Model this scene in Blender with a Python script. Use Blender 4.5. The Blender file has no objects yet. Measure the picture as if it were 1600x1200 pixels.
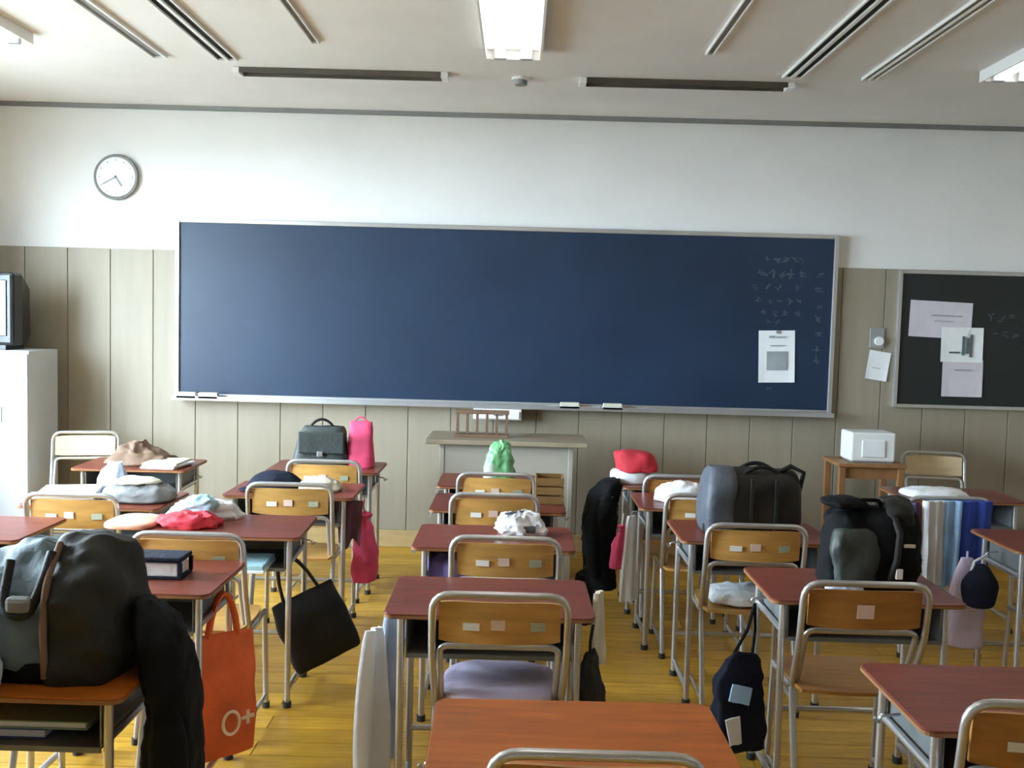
import bpy, bmesh, math, random
from mathutils import Vector, Matrix, noise
random.seed(7)
PI = math.pi
scene = bpy.context.scene
C = scene.collection

# ------------------------------------------------------------------ camera
cam_d = bpy.data.cameras.new('camera')
cam = bpy.data.objects.new('camera', cam_d); C.objects.link(cam); scene.camera = cam
FPX, CAM_H, YAW, PITCH, ROLL = 1546.5, 1.628, 0.006, 0.0659, 0.0267
cam_d.sensor_width = 36; cam_d.lens = FPX / 1600 * 36; cam_d.clip_start = .02
fw = Vector((-math.sin(YAW)*math.cos(PITCH), math.cos(YAW)*math.cos(PITCH), -math.sin(PITCH)))
r0 = Vector((math.cos(YAW), math.sin(YAW), 0)); u0 = r0.cross(fw)
rr = r0*math.cos(ROLL) + u0*math.sin(ROLL); uu = rr.cross(fw)
cam.matrix_world = Matrix(((rr.x, uu.x, -fw.x, 0), (rr.y, uu.y, -fw.y, 0), (rr.z, uu.z, -fw.z, CAM_H), (0, 0, 0, 1)))

# ------------------------------------------------------------------ sky, exposure
SKY_STRENGTH = 50.0
world = bpy.data.worlds.new('sky'); scene.world = world; world.use_nodes = True
bg = world.node_tree.nodes['Background']
bg.inputs[0].default_value = (0.70, 0.85, 1.0, 1); bg.inputs[1].default_value = SKY_STRENGTH
vs = scene.view_settings
vs.view_transform = 'Standard'; vs.look = 'None'; vs.gamma = 1; vs.use_curve_mapping = False
vs.exposure = 0.4
scene.cycles.max_bounces = 10; scene.cycles.diffuse_bounces = 6; scene.cycles.sample_clamp_indirect = 6

# room dimensions
XL, XR, YF, YB, ZC = -3.75, 3.72, 6.90, -1.8, 3.03
WIN = [(2.4, 3.9), (4.15, 5.7)]        # window spans along Y
SILL, HEAD = 0.9, 2.62
for a, b in WIN:                                                  # portals guide the sky light through the openings
    pl = bpy.data.lights.new('window_portal', 'AREA'); pl.shape = 'RECTANGLE'; pl.size = HEAD-SILL; pl.size_y = b-a
    pl.cycles.is_portal = True
    po = bpy.data.objects.new('window_portal', pl); C.objects.link(po)
    po.location = (XL-.2, (a+b)/2, (SILL+HEAD)/2); po.rotation_euler = (0, -PI/2, 0)

# ------------------------------------------------------------------ materials
M = {}
def mat(name, col, rough=.6, metal=0, var=.12, scale=8, bump=0, bscale=40, stretch=(1, 1, 1), rnd=0, spec=.5, sheen=0, emit=None, coat=0, tint=None):
    m = bpy.data.materials.new(name); m.use_nodes = True; M[name] = m
    nt = m.node_tree; N = nt.nodes; L = nt.links; b = N['Principled BSDF']
    b.inputs['Roughness'].default_value = rough; b.inputs['Metallic'].default_value = metal
    b.inputs['Specular IOR Level'].default_value = spec
    if sheen: b.inputs['Sheen Weight'].default_value = sheen
    if coat: b.inputs['Coat Weight'].default_value = coat; b.inputs['Coat Roughness'].default_value = .25
    tc = N.new('ShaderNodeTexCoord'); mp = N.new('ShaderNodeMapping'); mp.inputs['Scale'].default_value = stretch
    L.new(tc.outputs['Object'], mp.inputs[0])
    nz = N.new('ShaderNodeTexNoise'); nz.inputs['Scale'].default_value = scale; nz.inputs['Detail'].default_value = 5
    L.new(mp.outputs[0], nz.inputs['Vector'])
    cr = N.new('ShaderNodeValToRGB'); cr.color_ramp.elements[0].position = .3; cr.color_ramp.elements[1].position = .7
    c2 = tint or tuple(min(1, c*(1+var)) for c in col)
    cr.color_ramp.elements[0].color = (*[c*(1-var) for c in col], 1); cr.color_ramp.elements[1].color = (*c2, 1)
    L.new(nz.outputs['Fac'], cr.inputs[0])
    out = cr.outputs[0]
    if rnd:
        oi = N.new('ShaderNodeObjectInfo'); hs = N.new('ShaderNodeHueSaturation'); mr = N.new('ShaderNodeMapRange')
        mr.inputs['To Min'].default_value = 1-rnd; mr.inputs['To Max'].default_value = 1+rnd
        L.new(oi.outputs['Random'], mr.inputs[0]); L.new(mr.outputs[0], hs.inputs['Value']); L.new(out, hs.inputs['Color'])
        out = hs.outputs[0]
        mo = N.new('ShaderNodeVectorMath'); mo.operation = 'ADD'; L.new(mp.outputs[0], mo.inputs[0])
        sc = N.new('ShaderNodeMath'); sc.operation = 'MULTIPLY'; sc.inputs[1].default_value = 37; L.new(oi.outputs['Random'], sc.inputs[0])
        L.new(sc.outputs[0], mo.inputs[1]); L.new(mo.outputs[0], nz.inputs['Vector'])
    L.new(out, b.inputs['Base Color'])
    if bump:
        n2 = N.new('ShaderNodeTexNoise'); n2.inputs['Scale'].default_value = bscale; n2.inputs['Detail'].default_value = 4
        L.new(mp.outputs[0], n2.inputs['Vector'])
        bp = N.new('ShaderNodeBump'); bp.inputs['Strength'].default_value = bump; bp.inputs['Distance'].default_value = .01
        L.new(n2.outputs['Fac'], bp.inputs['Height']); L.new(bp.outputs[0], b.inputs['Normal'])
    if emit:
        b.inputs['Emission Color'].default_value = (*emit[:3], 1); b.inputs['Emission Strength'].default_value = emit[3]
    return m
mat('plaster', (.80, .80, .79), .85, var=.03, scale=2, bump=.1, bscale=120)
mat('ceiling_board', (.80, .785, .775), .9, var=.03, scale=3, bump=.15, bscale=150)
mat('wainscot', (.285, .245, .185), .55, var=.05, scale=3, stretch=(6, 6, .5), rnd=.03)
mat('baseboard_wood', (.42, .30, .14), .5, var=.1, scale=4, stretch=(1, 6, 6))
mat('floor_wood', (.42, .225, .022), .36, var=.22, scale=5, stretch=(1, 9, 9), rnd=.16, bump=.04, bscale=30, spec=.35)
mat('floor_gap', (.13, .075, .02), .7)
mat('alu', (.62, .63, .64), .35, metal=.85, var=.04)
mat('board_blue', (.010, .025, .056), .42, var=.16, scale=1.6, spec=.42)
mat('board_black', (.012, .016, .017), .5, var=.2, scale=2)
mat('chalk', (.75, .76, .78), .95, var=.05)
mat('chalk_faint', (.085, .10, .125), .95, var=.1)
mat('paper', (.80, .82, .84), .8, var=.03, scale=14)
mat('paper_lilac', (.62, .58, .64), .8, var=.04, scale=14)
mat('ink', (.30, .33, .35), .8)
mat('ink_dark', (.10, .13, .15), .8)
mat('steel', (.56, .56, .57), .3, metal=.8, var=.05)
mat('steel_grey', (.34, .35, .35), .45, metal=.35, var=.06)
mat('tray_grey', (.16, .17, .17), .5, metal=.3, var=.08)
mat('rubber', (.03, .03, .03), .8)
mat('desk_top', (.145, .035, .022), .3, var=.25, scale=5, stretch=(1, 8, 8), rnd=.14, spec=.16)
mat('desk_top_orange', (.29, .072, .008), .32, var=.2, scale=5, stretch=(1, 8, 8), rnd=.05, spec=.18)
mat('desk_edge', (.26, .12, .045), .45, var=.15, scale=6)
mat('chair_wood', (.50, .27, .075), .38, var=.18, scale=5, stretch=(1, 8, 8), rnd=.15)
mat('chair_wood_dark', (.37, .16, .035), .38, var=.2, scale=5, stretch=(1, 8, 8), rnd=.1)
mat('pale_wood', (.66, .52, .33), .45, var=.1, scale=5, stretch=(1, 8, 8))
mat('sticker_white', (.82, .80, .75), .6, var=.03)
mat('sticker_pink', (.75, .55, .48), .6, var=.03)
mat('sticker_green', (.42, .47, .36), .6, var=.03)
mat('black_plastic', (.012, .013, .015), .35)
mat('glass_dark', (.02, .025, .028), .12)
mat('white_metal', (.50, .525, .57), .4, var=.02)
mat('white_plastic', (.78, .79, .79), .45, var=.02)
mat('dark_slot', (.006, .006, .006), .9)
mat('slot_brown', (.055, .042, .028), .7, var=.3, scale=3)
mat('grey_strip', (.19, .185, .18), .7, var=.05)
mat('tube_lit', (.9, .9, .9), .5, emit=(1, .98, .94, 5.0))
mat('lamp_white', (.85, .85, .84), .5, var=.01)
mat('fabric_black', (.0035, .004, .005), .85, bump=.4, bscale=60, spec=.2)
mat('fabric_navy', (.006, .008, .020), .85, bump=.4, bscale=60, spec=.25)
mat('leather_black', (.006, .006, .0065), .5, spec=.3, bump=.25, bscale=50, var=.25)
mat('leather_brownblack', (.013, .010, .0075), .55, spec=.35, bump=.3, bscale=40, var=.3)
mat('nylon_teal', (.095, .135, .155), .62, bump=.35, bscale=40, var=.25)
mat('nylon_slate', (.065, .073, .092), .6, bump=.35, bscale=40, var=.2)
mat('nylon_charcoal', (.017, .0165, .0145), .65, spec=.3, bump=.35, bscale=40, var=.3)
mat('nylon_green', (.032, .040, .036), .55, bump=.3, bscale=40, var=.3)
mat('orange_cloth', (.62, .10, .015), .75, bump=.3, bscale=40, var=.2)
mat('cream_print', (.80, .62, .40), .7)
mat('pink_cloth', (.62, .055, .14), .75, bump=.3, bscale=40, var=.2)
mat('plum_cloth', (.10, .035, .05), .8, bump=.3, bscale=40)
mat('red_cloth', (.50, .02, .035), .8, bump=.4, bscale=30, var=.25)
mat('white_cloth', (.74, .75, .78), .85, bump=.4, bscale=30, var=.06)
mat('blue_white_cloth', (.46, .53, .66), .85, bump=.4, bscale=30, var=.2)
mat('cream_cloth', (.60, .56, .45), .85, bump=.4, bscale=30, var=.1)
mat('lavender_cloth', (.58, .50, .66), .85, bump=.35, bscale=30, var=.12)
mat('purple_cloth', (.16, .12, .34), .85, bump=.35, bscale=30, var=.3)
mat('royal_blue_cloth', (.03, .07, .40), .8, bump=.4, bscale=30, var=.3)
mat('sky_blue_cloth', (.34, .55, .85), .8, bump=.4, bscale=30, var=.2)
mat('aqua_cloth', (.34, .55, .62), .8, bump=.4, bscale=30, var=.15)
mat('grey_cloth', (.20, .20, .20), .85, bump=.4, bscale=30, var=.25)
mat('brown_cloth', (.16, .095, .06), .85, bump=.4, bscale=30, var=.25)
mat('peach_cloth', (.66, .34, .24), .85, bump=.4, bscale=30, var=.12)
mat('green_plastic', (.16, .42, .19), .35, var=.35, scale=12, bump=.5, bscale=25)
mat('mint_plastic', (.60, .74, .64), .35, var=.1)
mat('lectern_grey', (.36, .33, .28), .55, var=.05, scale=3)
mat('lectern_top', (.27, .22, .15), .45, var=.15, scale=4, stretch=(1, 6, 6))
mat('rack_wood', (.15, .085, .05), .55, var=.2, scale=8)
mat('crate_wood', (.20, .11, .035), .55, var=.2, scale=8, stretch=(1, 5, 5))
mat('table_wood', (.27, .13, .05), .5, var=.15, scale=6, stretch=(4, 4, 1))
mat('ground_pale', (.42, .41, .38), .9, var=.1, scale=.3)
mat('blue_book', (.04, .08, .30), .5)
mat('green_book', (.22, .34, .20), .5)
def glass_mat():
    m = bpy.data.materials.new('window_glass'); m.use_nodes = True; M['window_glass'] = m
    nt = m.node_tree; nt.nodes.clear()
    o = nt.nodes.new('ShaderNodeOutputMaterial'); t = nt.nodes.new('ShaderNodeBsdfTransparent'); g = nt.nodes.new('ShaderNodeBsdfGlossy')
    g.inputs['Roughness'].default_value = .02; mx = nt.nodes.new('ShaderNodeMixShader'); mx.inputs[0].default_value = .06
    t.inputs[0].default_value = (.96, .98, .97, 1)
    nt.links.new(t.outputs[0], mx.inputs[1]); nt.links.new(g.outputs[0], mx.inputs[2]); nt.links.new(mx.outputs[0], o.inputs[0])
glass_mat()

# ------------------------------------------------------------------ mesh helpers
class MB:
    def __init__(s): s.v = []; s.f = []; s.mi = []
    def add(s, vs_, fs): 
        o = len(s.v); s.v += [tuple(v) for v in vs_]; s.f += [tuple(i+o for i in f) for f in fs]; return s
    def box(s, x0, x1, y0, y1, z0, z1, b=0):
        if not b:
            s.add([(x0,y0,z0),(x1,y0,z0),(x1,y1,z0),(x0,y1,z0),(x0,y0,z1),(x1,y0,z1),(x1,y1,z1),(x0,y1,z1)],
                  [(3,2,1,0),(4,5,6,7),(0,1,5,4),(1,2,6,5),(2,3,7,6),(3,0,4,7)])
        else:
            bm = bmesh.new(); bmesh.ops.create_cube(bm, size=1)
            bmesh.ops.scale(bm, vec=(x1-x0, y1-y0, z1-z0), verts=bm.verts)
            bmesh.ops.translate(bm, vec=((x0+x1)/2, (y0+y1)/2, (z0+z1)/2), verts=bm.verts)
            bmesh.ops.bevel(bm, geom=bm.edges[:], offset=b, segments=2, affect='EDGES', profile=.5)
            bm.verts.index_update(); s.add([v.co[:] for v in bm.verts], [[v.index for v in f.verts] for f in bm.faces]); bm.free()
        return s
    def tube(s, pts, r, n=8, closed=False):
        P = [Vector(p) for p in pts]; k = len(P); rings = []; up = None
        for i in range(k):
            if closed: t = (P[(i+1) % k]-P[i-1]).normalized()
            else: t = (P[min(i+1, k-1)]-P[max(i-1, 0)]).normalized()
            if up is None:
                a = Vector((0, 0, 1)) if abs(t.z) < .9 else Vector((1, 0, 0))
                up = (a - t*a.dot(t)).normalized()
            else: up = (up - t*up.dot(t)).normalized()
            w = t.cross(up); rad = r[i] if isinstance(r, (list, tuple)) else r
            rings.append([P[i]+(up*math.cos(2*PI*j/n)+w*math.sin(2*PI*j/n))*rad for j in range(n)])
        return s.rings(rings, closed)
    def rings(s, rings, closed=False, cap=True):
        n = len(rings[0]); k = len(rings); vs_ = [v for R in rings for v in R]; fs = []
        for i in range(k if closed else k-1):
            for j in range(n):
                a = i*n+j; b = i*n+(j+1) % n; c = ((i+1) % k)*n+(j+1) % n; d = ((i+1) % k)*n+j; fs.append((a, b, c, d))
        if not closed and cap:
            for i in (0, k-1):
                cen = sum((Vector(v) for v in rings[i]), Vector())/n; vs_.append(cen); ci = len(vs_)-1
                for j in range(n): fs.append((ci, i*n+j, i*n+(j+1) % n))
        return s.add(vs_, fs)
    def disc(s, c, axis, r, h, n=24):
        ax = Vector(axis).normalized(); return s.tube([Vector(c)-ax*h/2, Vector(c)+ax*h/2], r, n)
    def build(s, name, m, parent=None, smooth=False, loc=None):
        me = bpy.data.meshes.new(name); me.from_pydata([tuple(v) for v in s.v], [], s.f)
        bm = bmesh.new(); bm.from_mesh(me); bmesh.ops.recalc_face_normals(bm, faces=bm.faces); bm.to_mesh(me); bm.free()
        me.materials.append(M[m])
        if smooth:
            for p in me.polygons: p.use_smooth = True
            try: me.set_sharp_from_angle(angle=math.radians(55))
            except Exception: pass
        o = bpy.data.objects.new(name, me); C.objects.link(o)
        if parent: o.parent = parent
        if loc: o.location = loc
        return o
def fillet(pts, r, k=5):
    P = [Vector(p) for p in pts]; out = [P[0]]
    for i in range(1, len(P)-1):
        a = (P[i-1]-P[i]); b = (P[i+1]-P[i]); d = min(r, a.length*.49, b.length*.49); A = P[i]+a.normalized()*d; B = P[i]+b.normalized()*d
        for j in range(k+1):
            t = j/k; out.append(A*(1-t)**2+P[i]*2*t*(1-t)+B*t*t)
    return out+[P[-1]]
def loft(secs, n=28, wr=0, seed=0, freq=9, folds=0, fk=7):
    """secs: (z, cx, cy, rx, ry, exponent). wrinkled closed body stacked along z."""
    n = int(n*1.5); z0 = secs[0][0]; m = MB(); R = []; sd = Vector((seed*3.1, seed*1.7, seed*.9))
    for (z, cx, cy, rx, ry, e) in secs:
        ring = []
        for j in range(n):
            a = 2*PI*j/n; c, s_ = math.cos(a), math.sin(a)
            k = 1+folds*math.sin(fk*a+seed+3*z)
            x = math.copysign(abs(c)**(2/e), c)*rx*k; y = math.copysign(abs(s_)**(2/e), s_)*ry*k
            p = Vector((cx+x, cy+y, z))
            if folds >= .03: p += Vector((x, y, 0)).normalized()*wr*.9*(.3-abs(noise.noise(p*freq*2.2+sd*2))) + Vector((0, 0, wr*1.3*(.3-abs(noise.noise(p*freq*1.8+sd*3)))))*min(1, 12*(z-z0))
            if wr and folds: p += Vector((x, y, 0)).normalized()*wr*(1.1*noise.noise(p*freq+sd)+.9*(.35-abs(noise.noise(p*freq*1.7+sd)))) + Vector((0, 0, wr*(.9*noise.noise(p*freq*1.2+sd+Vector((9, 9, 9)))-.5*abs(noise.noise(p*freq*2.1+sd))))) * min(1, 12*(z-z0))
            elif wr: p += Vector((x, y, 0)).normalized()*wr*noise.noise(p*freq+sd) + Vector((0, 0, wr*.5*noise.noise(p*freq*1.3+sd+Vector((9, 9, 9)))))
            ring.append(p)
        R.append(ring)
    return m.rings(R)
def dense(secs, k=3):
    """smooth interpolation of loft sections"""
    out = []; k = k*2
    n = len(secs)
    for i in range(n-1):
        p0, p1, p2, p3 = secs[max(i-1, 0)], secs[i], secs[i+1], secs[min(i+2, n-1)]
        for j in range(k):
            t = j/k
            out.append(tuple(.5*((2*b)+(-a+c)*t+(2*a-5*b+4*c-d)*t*t+(-a+3*b-3*c+d)*t**3) for a, b, c, d in zip(p0, p1, p2, p3)))
    return out+[tuple(secs[-1])]
def sheet(wfun, H, nx=18, ny=14, th=.012, amp=.02, nf=3, seed=0, grow=True, ragged=.0, xfun=None):
    """hanging folded cloth: x across, z from 0 down to -H, folds in y"""
    m = MB(); F = []; B = []
    for i in range(ny+1):
        v = i/ny; w = wfun(v); xo = xfun(v) if xfun else 0
        for j in range(nx+1):
            u = j/nx-.5; a = amp*((.3+.7*v) if grow else 1)
            y = a*math.sin(2*PI*nf*u+seed+1.2*v)+a*.6*noise.noise(Vector((u*5+seed, v*3, seed)))
            z = -H*v*(1+ragged*noise.noise(Vector((u*2.5+seed, 0, 5))))
            F.append((xo+u*w, y-th/2, z)); B.append((xo+u*w, y+th/2, z))
    n = nx+1; off = len(F); fs = []
    for i in range(ny):
        for j in range(nx):
            a = i*n+j; fs.append((a, a+1, a+n+1, a+n)); fs.append((off+a, off+a+n, off+a+n+1, off+a+1))
    for i in range(ny):
        a = i*n; fs.append((a, a+n, off+a+n, off+a)); a = i*n+nx; fs.append((a, off+a, off+a+n, a+n))
    for j in range(nx):
        a = j; fs.append((a, off+a, off+a+1, a+1)); a = ny*n+j; fs.append((a, a+1, off+a+1, off+a))
    return m.add(F+B, fs)
def thing(name, label, cat, loc=(0, 0, 0), rotz=0, group=None):
    o = bpy.data.objects.new(name, None); o.empty_display_size = .05; C.objects.link(o)
    o.location = loc; o.rotation_euler = (0, 0, rotz); o['label'] = label; o['category'] = cat
    if group: o['group'] = group
    return o
def tag(o, label, cat, group=None):
    o['label'] = label; o['category'] = cat
    if group: o['group'] = group
    return o
def struct(o, label=None):
    o['kind'] = 'structure'
    if label: o['label'] = label
    return o
def place(o, loc, rotz=0, rot=None):
    o.location = loc; o.rotation_euler = rot or (0, 0, rotz); return o
def copy_tree(root, parent=None):
    c = root.copy(); C.objects.link(c); c.parent = parent
    for ch in root.children: copy_tree(ch, c)
    return c

# ------------------------------------------------------------------ the room
fl = struct(MB().box(XL, XR, YB, YF+.1, -.1, -.006).build('floor', 'floor_gap'), 'yellow-brown varnished wooden plank floor')
PW, PL = .12, (XR-XL)/4
full = MB().box(.0015, PL-.0015, .0015, PW-.0015, -.012, 0, .0012).build('plank', 'floor_wood')
half = MB().box(.0015, PL/2-.0015, .0015, PW-.0015, -.012, 0, .0012).build('plank', 'floor_wood')
first = {'f': full, 'h': half}
def plank(kind, x, y):
    src = first[kind]
    if not src.get('used'): o = src; o['used'] = 1
    else: o = src.copy(); C.objects.link(o)
    o.parent = fl; o.location = (x, y, 0)
y = .78; row = 0
while y < YF-.01:
    if row % 2:
        plank('h', XL, y); [plank('f', XL+PL*(k+.5), y) for k in range(3)]; plank('h', XL+PL*3.5, y)
    else: [plank('f', XL+PL*k, y) for k in range(4)]
    y += PW; row += 1
for o in fl.children:
    if 'used' in o: del o['used']
rest = MB()                                                       # planks behind the camera, joined
yy = .78-PW
while yy > YB:
    rest.box(XL, XR, yy+.0015, yy+PW-.0015, -.012, 0); yy -= PW
ro = rest.build('plank_field', 'floor_wood', fl); ro['kind'] = 'stuff'

struct(MB().box(XL-.2, XR+.2, YB, YF+.1, ZC, ZC+.1).build('ceiling', 'ceiling_board'), 'pale flat plasterboard ceiling')
wf = struct(MB().box(XL-.2, XR+.2, YF+.015, YF+.15, 0, ZC).build('wall_front', 'plaster'), 'white plaster wall above beige wood panels')
WZ = 2.04; npan = 25; pw = (XR-XL)/npan
pan0 = None
for i in range(npan):
    if pan0 is None:
        pan0 = MB().box(.002, pw-.002, 0, .02, .12, WZ, .003).build('panel', 'wainscot', wf); o = pan0
    else: o = pan0.copy(); C.objects.link(o)
    o.location = (XL+i*pw, YF-.005, 0)
struct(MB().box(XL, XR, YF-.02, YF+.015, 0, .12, .004).build('baseboard_front', 'baseboard_wood'), 'low tan wooden baseboard under the panelled wall')
struct(MB().box(XL, XR, YF-.006, YF+.015, ZC-.03, ZC).build('shadow_trim_1', 'grey_strip'), 'thin strip coloured grey as the shadow gap between wall and ceiling')  # solid grey strip stands in for the shade of a gap
# left window wall
wl = MB(); x0, x1 = XL-.2, XL
wl.box(x0, x1, YB, YF+.1, 0, SILL); wl.box(x0, x1, YB, YF+.1, HEAD, ZC)
ed = [YB]+[e for w in WIN for e in w]+[YF+.1]
for a, b in zip(ed[0::2], ed[1::2]): wl.box(x0, x1, a, b, SILL, HEAD)
struct(wl.build('wall_left', 'plaster'))
for i, (a, b) in enumerate(WIN):
    fr = MB(); fx0, fx1 = XL-.13, XL-.08
    fr.box(fx0, fx1, a, b, SILL, SILL+.05).box(fx0, fx1, a, b, HEAD-.05, HEAD).box(fx0, fx1, a, a+.05, SILL+.05, HEAD-.05).box(fx0, fx1, b-.05, b, SILL+.05, HEAD-.05)
    fr.box(fx0, fx1, (a+b)/2-.03, (a+b)/2+.03, SILL+.05, HEAD-.05)
    w = struct(fr.build('window_%d' % (i+1), 'alu'))
    for s in (0, 1):
        p0 = a+.05 if s == 0 else (a+b)/2+.03; p1 = (a+b)/2-.03 if s == 0 else b-.05
        MB().box(XL-.108, XL-.102, p0, p1, SILL+.05, HEAD-.05).build('pane', 'window_glass', w)
struct(MB().box(XR, XR+.15, YB, YF+.1, 0, ZC).build('wall_right', 'wainscot'))
struct(MB().box(XL-.2, XR+.2, YB-.15, YB, 0, ZC).build('wall_back', 'wainscot'))
struct(MB().box(-60, XL-1.5, -50, 50, -4.1, -4.0).build('ground_outside', 'ground_pale'))

# ceiling: fluorescent troffers
def troffer(xc, y0, y1, label, w=.30, group='ceiling lights'):
    t = thing('fluorescent_light', label, 'ceiling light', (xc, (y0+y1)/2, ZC), 0, group)
    L = (y1-y0)/2; h = w/2
    b = MB(); b.box(-h, h, -L, L, -.012, -.001)
    b.box(-h, -h+.012, -L, L, -.062, -.012).box(h-.012, h, -L, L, -.055, -.012).box(-h+.012, h-.012, -L, -L+.012, -.055, -.012).box(-h+.012, h-.012, L-.012, L, -.055, -.012)
    b.build('housing', 'lamp_white', t)
    for s in (-1, 1):
        MB().tube([(s*h*.45, -L+.05, -.034), (s*h*.45, L-.05, -.034)], .026, 12).build('tube_lamp', 'tube_lit', t, True)
        for e in (-1, 1):
            MB().box(s*h*.45-.032, s*h*.45+.032, e*(L-.042)-.016, e*(L-.042)+.016, -.064, -.012, .004).build('lamp_holder', 'steel_grey', t)
    return t
troffer(-.07, 4.0, 5.27, 'lit fluorescent ceiling light in the middle of the ceiling')
troffer(2.60, 4.2, 5.47, 'lit fluorescent ceiling light beside the paired slots at the right edge')
troffer(-2.70, 3.95, 5.2, 'lit fluorescent ceiling light above the clock side of the room, left edge')
for k, xc in enumerate((-2.7, -.07, 2.6)):  # row out of view, added for its light on the room
    troffer(xc, 1.2, 2.47, 'unseen fluorescent ceiling light added behind the others to light the room, %s' % ('window side', 'middle', 'corridor side')[k])
def diffuser(xc, y0, y1, label, w=.10, nslot=2, m='dark_slot', body='lamp_white'):
    t = thing('line_diffuser', label, 'air vent', (xc, (y0+y1)/2, ZC), 0, 'ceiling slots')
    L = (y1-y0)/2; h = w/2; pitch = w/nslot; b = MB(); sw = pitch*.68
    b.box(-h, h, -L, L, -.004, -.001)
    edges = [-h]
    for k in range(nslot): c = -h+pitch*(k+.5); edges += [c-sw/2, c+sw/2]
    edges.append(h)
    for a, c in zip(edges[0::2], edges[1::2]): b.box(a, c, -L, L, -.018, -.004)
    b.box(-h, h, -L-.01, -L, -.018, -.001).box(-h, h, L, L+.01, -.018, -.001)
    b.build('frame', body, t)
    for k in range(nslot):
        c = -h+pitch*(k+.5); MB().box(c-sw/2, c+sw/2, -L, L, -.007, -.004).build('slot', m, t)
    return t
diffuser(-1.66, 2.6, 5.58, 'double black air slot in the ceiling above the blackboard, window side', .12)
diffuser(1.49, 2.6, 5.66, 'double black air slot in the ceiling reaching the striped trough end', .11)
diffuser(-2.03, 2.6, 5.56, 'wide grey ceiling strip beside the window-side double slot', .085, 1, 'grey_strip')
diffuser(-1.09, 2.6, 5.19, 'single grey ceiling slot ending short, window side of the middle light', .045, 1, 'grey_strip', 'ceiling_board')
diffuser(.945, 2.6, 5.22, 'single grey ceiling slot ending short, corridor side of the middle light', .045, 1, 'grey_strip', 'ceiling_board')
diffuser(1.92, 2.6, 5.66, 'narrow double grey slot in the ceiling next to the edge light', .08, 2, 'grey_strip', 'ceiling_board')
def trough(x0, x1, y, label):
    t = thing('board_light_trough', label, 'ceiling light', ((x0+x1)/2, y, ZC), 0, 'blackboard light troughs')
    L = (x1-x0)/2; b = MB(); b.box(-L, L, -.055, -.045, -.03, -.001).box(-L, L, .045, .055, -.03, -.001).box(-L, L, -.045, .045, -.004, -.001)
    b.build('frame', 'slot_brown', t); MB().box(-L, L, -.045, .045, -.014, -.004).build('louvre', 'slot_brown', t)
    for s in (-1, 1): MB().box(s*L-.02, s*L+.02, -.057, .057, -.034, -.001, .003).build('end_cap', 'lamp_white', t)
trough(-1.67, -.47, 5.83, 'dark narrow light trough on the ceiling over the blackboard, window half')
trough(.33, 1.53, 5.87, 'dark narrow light trough on the ceiling over the blackboard, corridor half')
t = thing('smoke_detector', 'small pale round detector on the ceiling between the two dark troughs', 'smoke detector', (-.03, 5.88, ZC))
MB().disc((0, 0, -.008), (0, 0, 1), .055, .014).build('base', 'white_plastic', t, True)
MB().disc((0, 0, -.028), (0, 0, 1), .036, .026).build('sensor', 'grey_strip', t, True)

# ------------------------------------------------------------------ wall things
bx0, bx1, bz0, bz1 = -2.36, 2.15, 1.05, 2.23
t = thing('blackboard', 'wide dark blue-grey chalkboard with aluminium frame on the front wall', 'blackboard', ((bx0+bx1)/2, YF-.005, bz0))
W = (bx1-bx0)/2; H = bz1-bz0
MB().box(-W, W, -.025, 0, 0, H).build('writing_surface', 'board_blue', t)
f = MB(); f.box(-W-.03, -W, -.04, 0, -.03, H+.03, .004).box(W, W+.03, -.04, 0, -.03, H+.03, .004).box(-W, W, -.04, 0, H, H+.03, .004).box(-W, W, -.04, 0, -.03, 0, .004)
f.build('frame', 'alu', t)
tr = MB(); tr.box(-W-.02, W+.02, -.13, -.04, -.04, -.03).box(-W-.02, W+.02, -.13, -.12, -.03, -.012)
tr.build('chalk_tray', 'alu', t)
# chalk writing: columns of small strokes
random.seed(3)
cw = MB()
def glyph(cx, cz, s):
    for k in range(random.randint(3, 5)):
        a = random.choice([0, 0, PI/2, .7, -.7]); l = s*random.uniform(.3, .9)/2; w_ = s*.05
        ox, oz = cx+random.uniform(-.3, .3)*s, cz+random.uniform(-.35, .35)*s; dx, dz = math.cos(a), math.sin(a)
        pts = [(ox-dx*l-dz*w_, -.0268, oz-dz*l+dx*w_), (ox+dx*l-dz*w_, -.0268, oz+dz*l+dx*w_), (ox+dx*l+dz*w_, -.0268, oz+dz*l-dx*w_), (ox-dx*l+dz*w_, -.0268, oz-dz*l-dx*w_)]
        q = [(x, -.025, z) for x, _, z in pts]; cw.add(pts+q, [(0, 1, 2, 3), (4, 7, 6, 5), (0, 4, 5, 1), (1, 5, 6, 2), (2, 6, 7, 3), (3, 7, 4, 0)])
oxb = -(bx0+bx1)/2
for r, (z, xs, s) in enumerate([(2.08, (1.70, 1.76, 1.82, 1.88, 1.94), .05), (1.985, (1.66, 1.73, 1.80, 1.87, 1.94), .06), (1.89, (1.62, 1.70, 1.78, 1.90), .045), (1.80, (1.64, 1.72, 1.80, 1.86, 1.93), .045), (1.71, (1.68, 1.76, 1.84, 1.92), .045), (1.645, (1.72, 1.78), .04)]):
    for x in xs: glyph(x+oxb, z-bz0, s)
for z in (1.98, 1.88, 1.78, 1.68, 1.58, 1.48, 1.4): glyph(2.06+oxb, z-bz0, .055)
glyph(1.74+oxb, 1.19-bz0, .04)
o = cw.build('chalk_writing', 'chalk_faint', t); o['kind'] = 'stuff'; o['label'] = 'faint white chalk writing'
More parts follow.
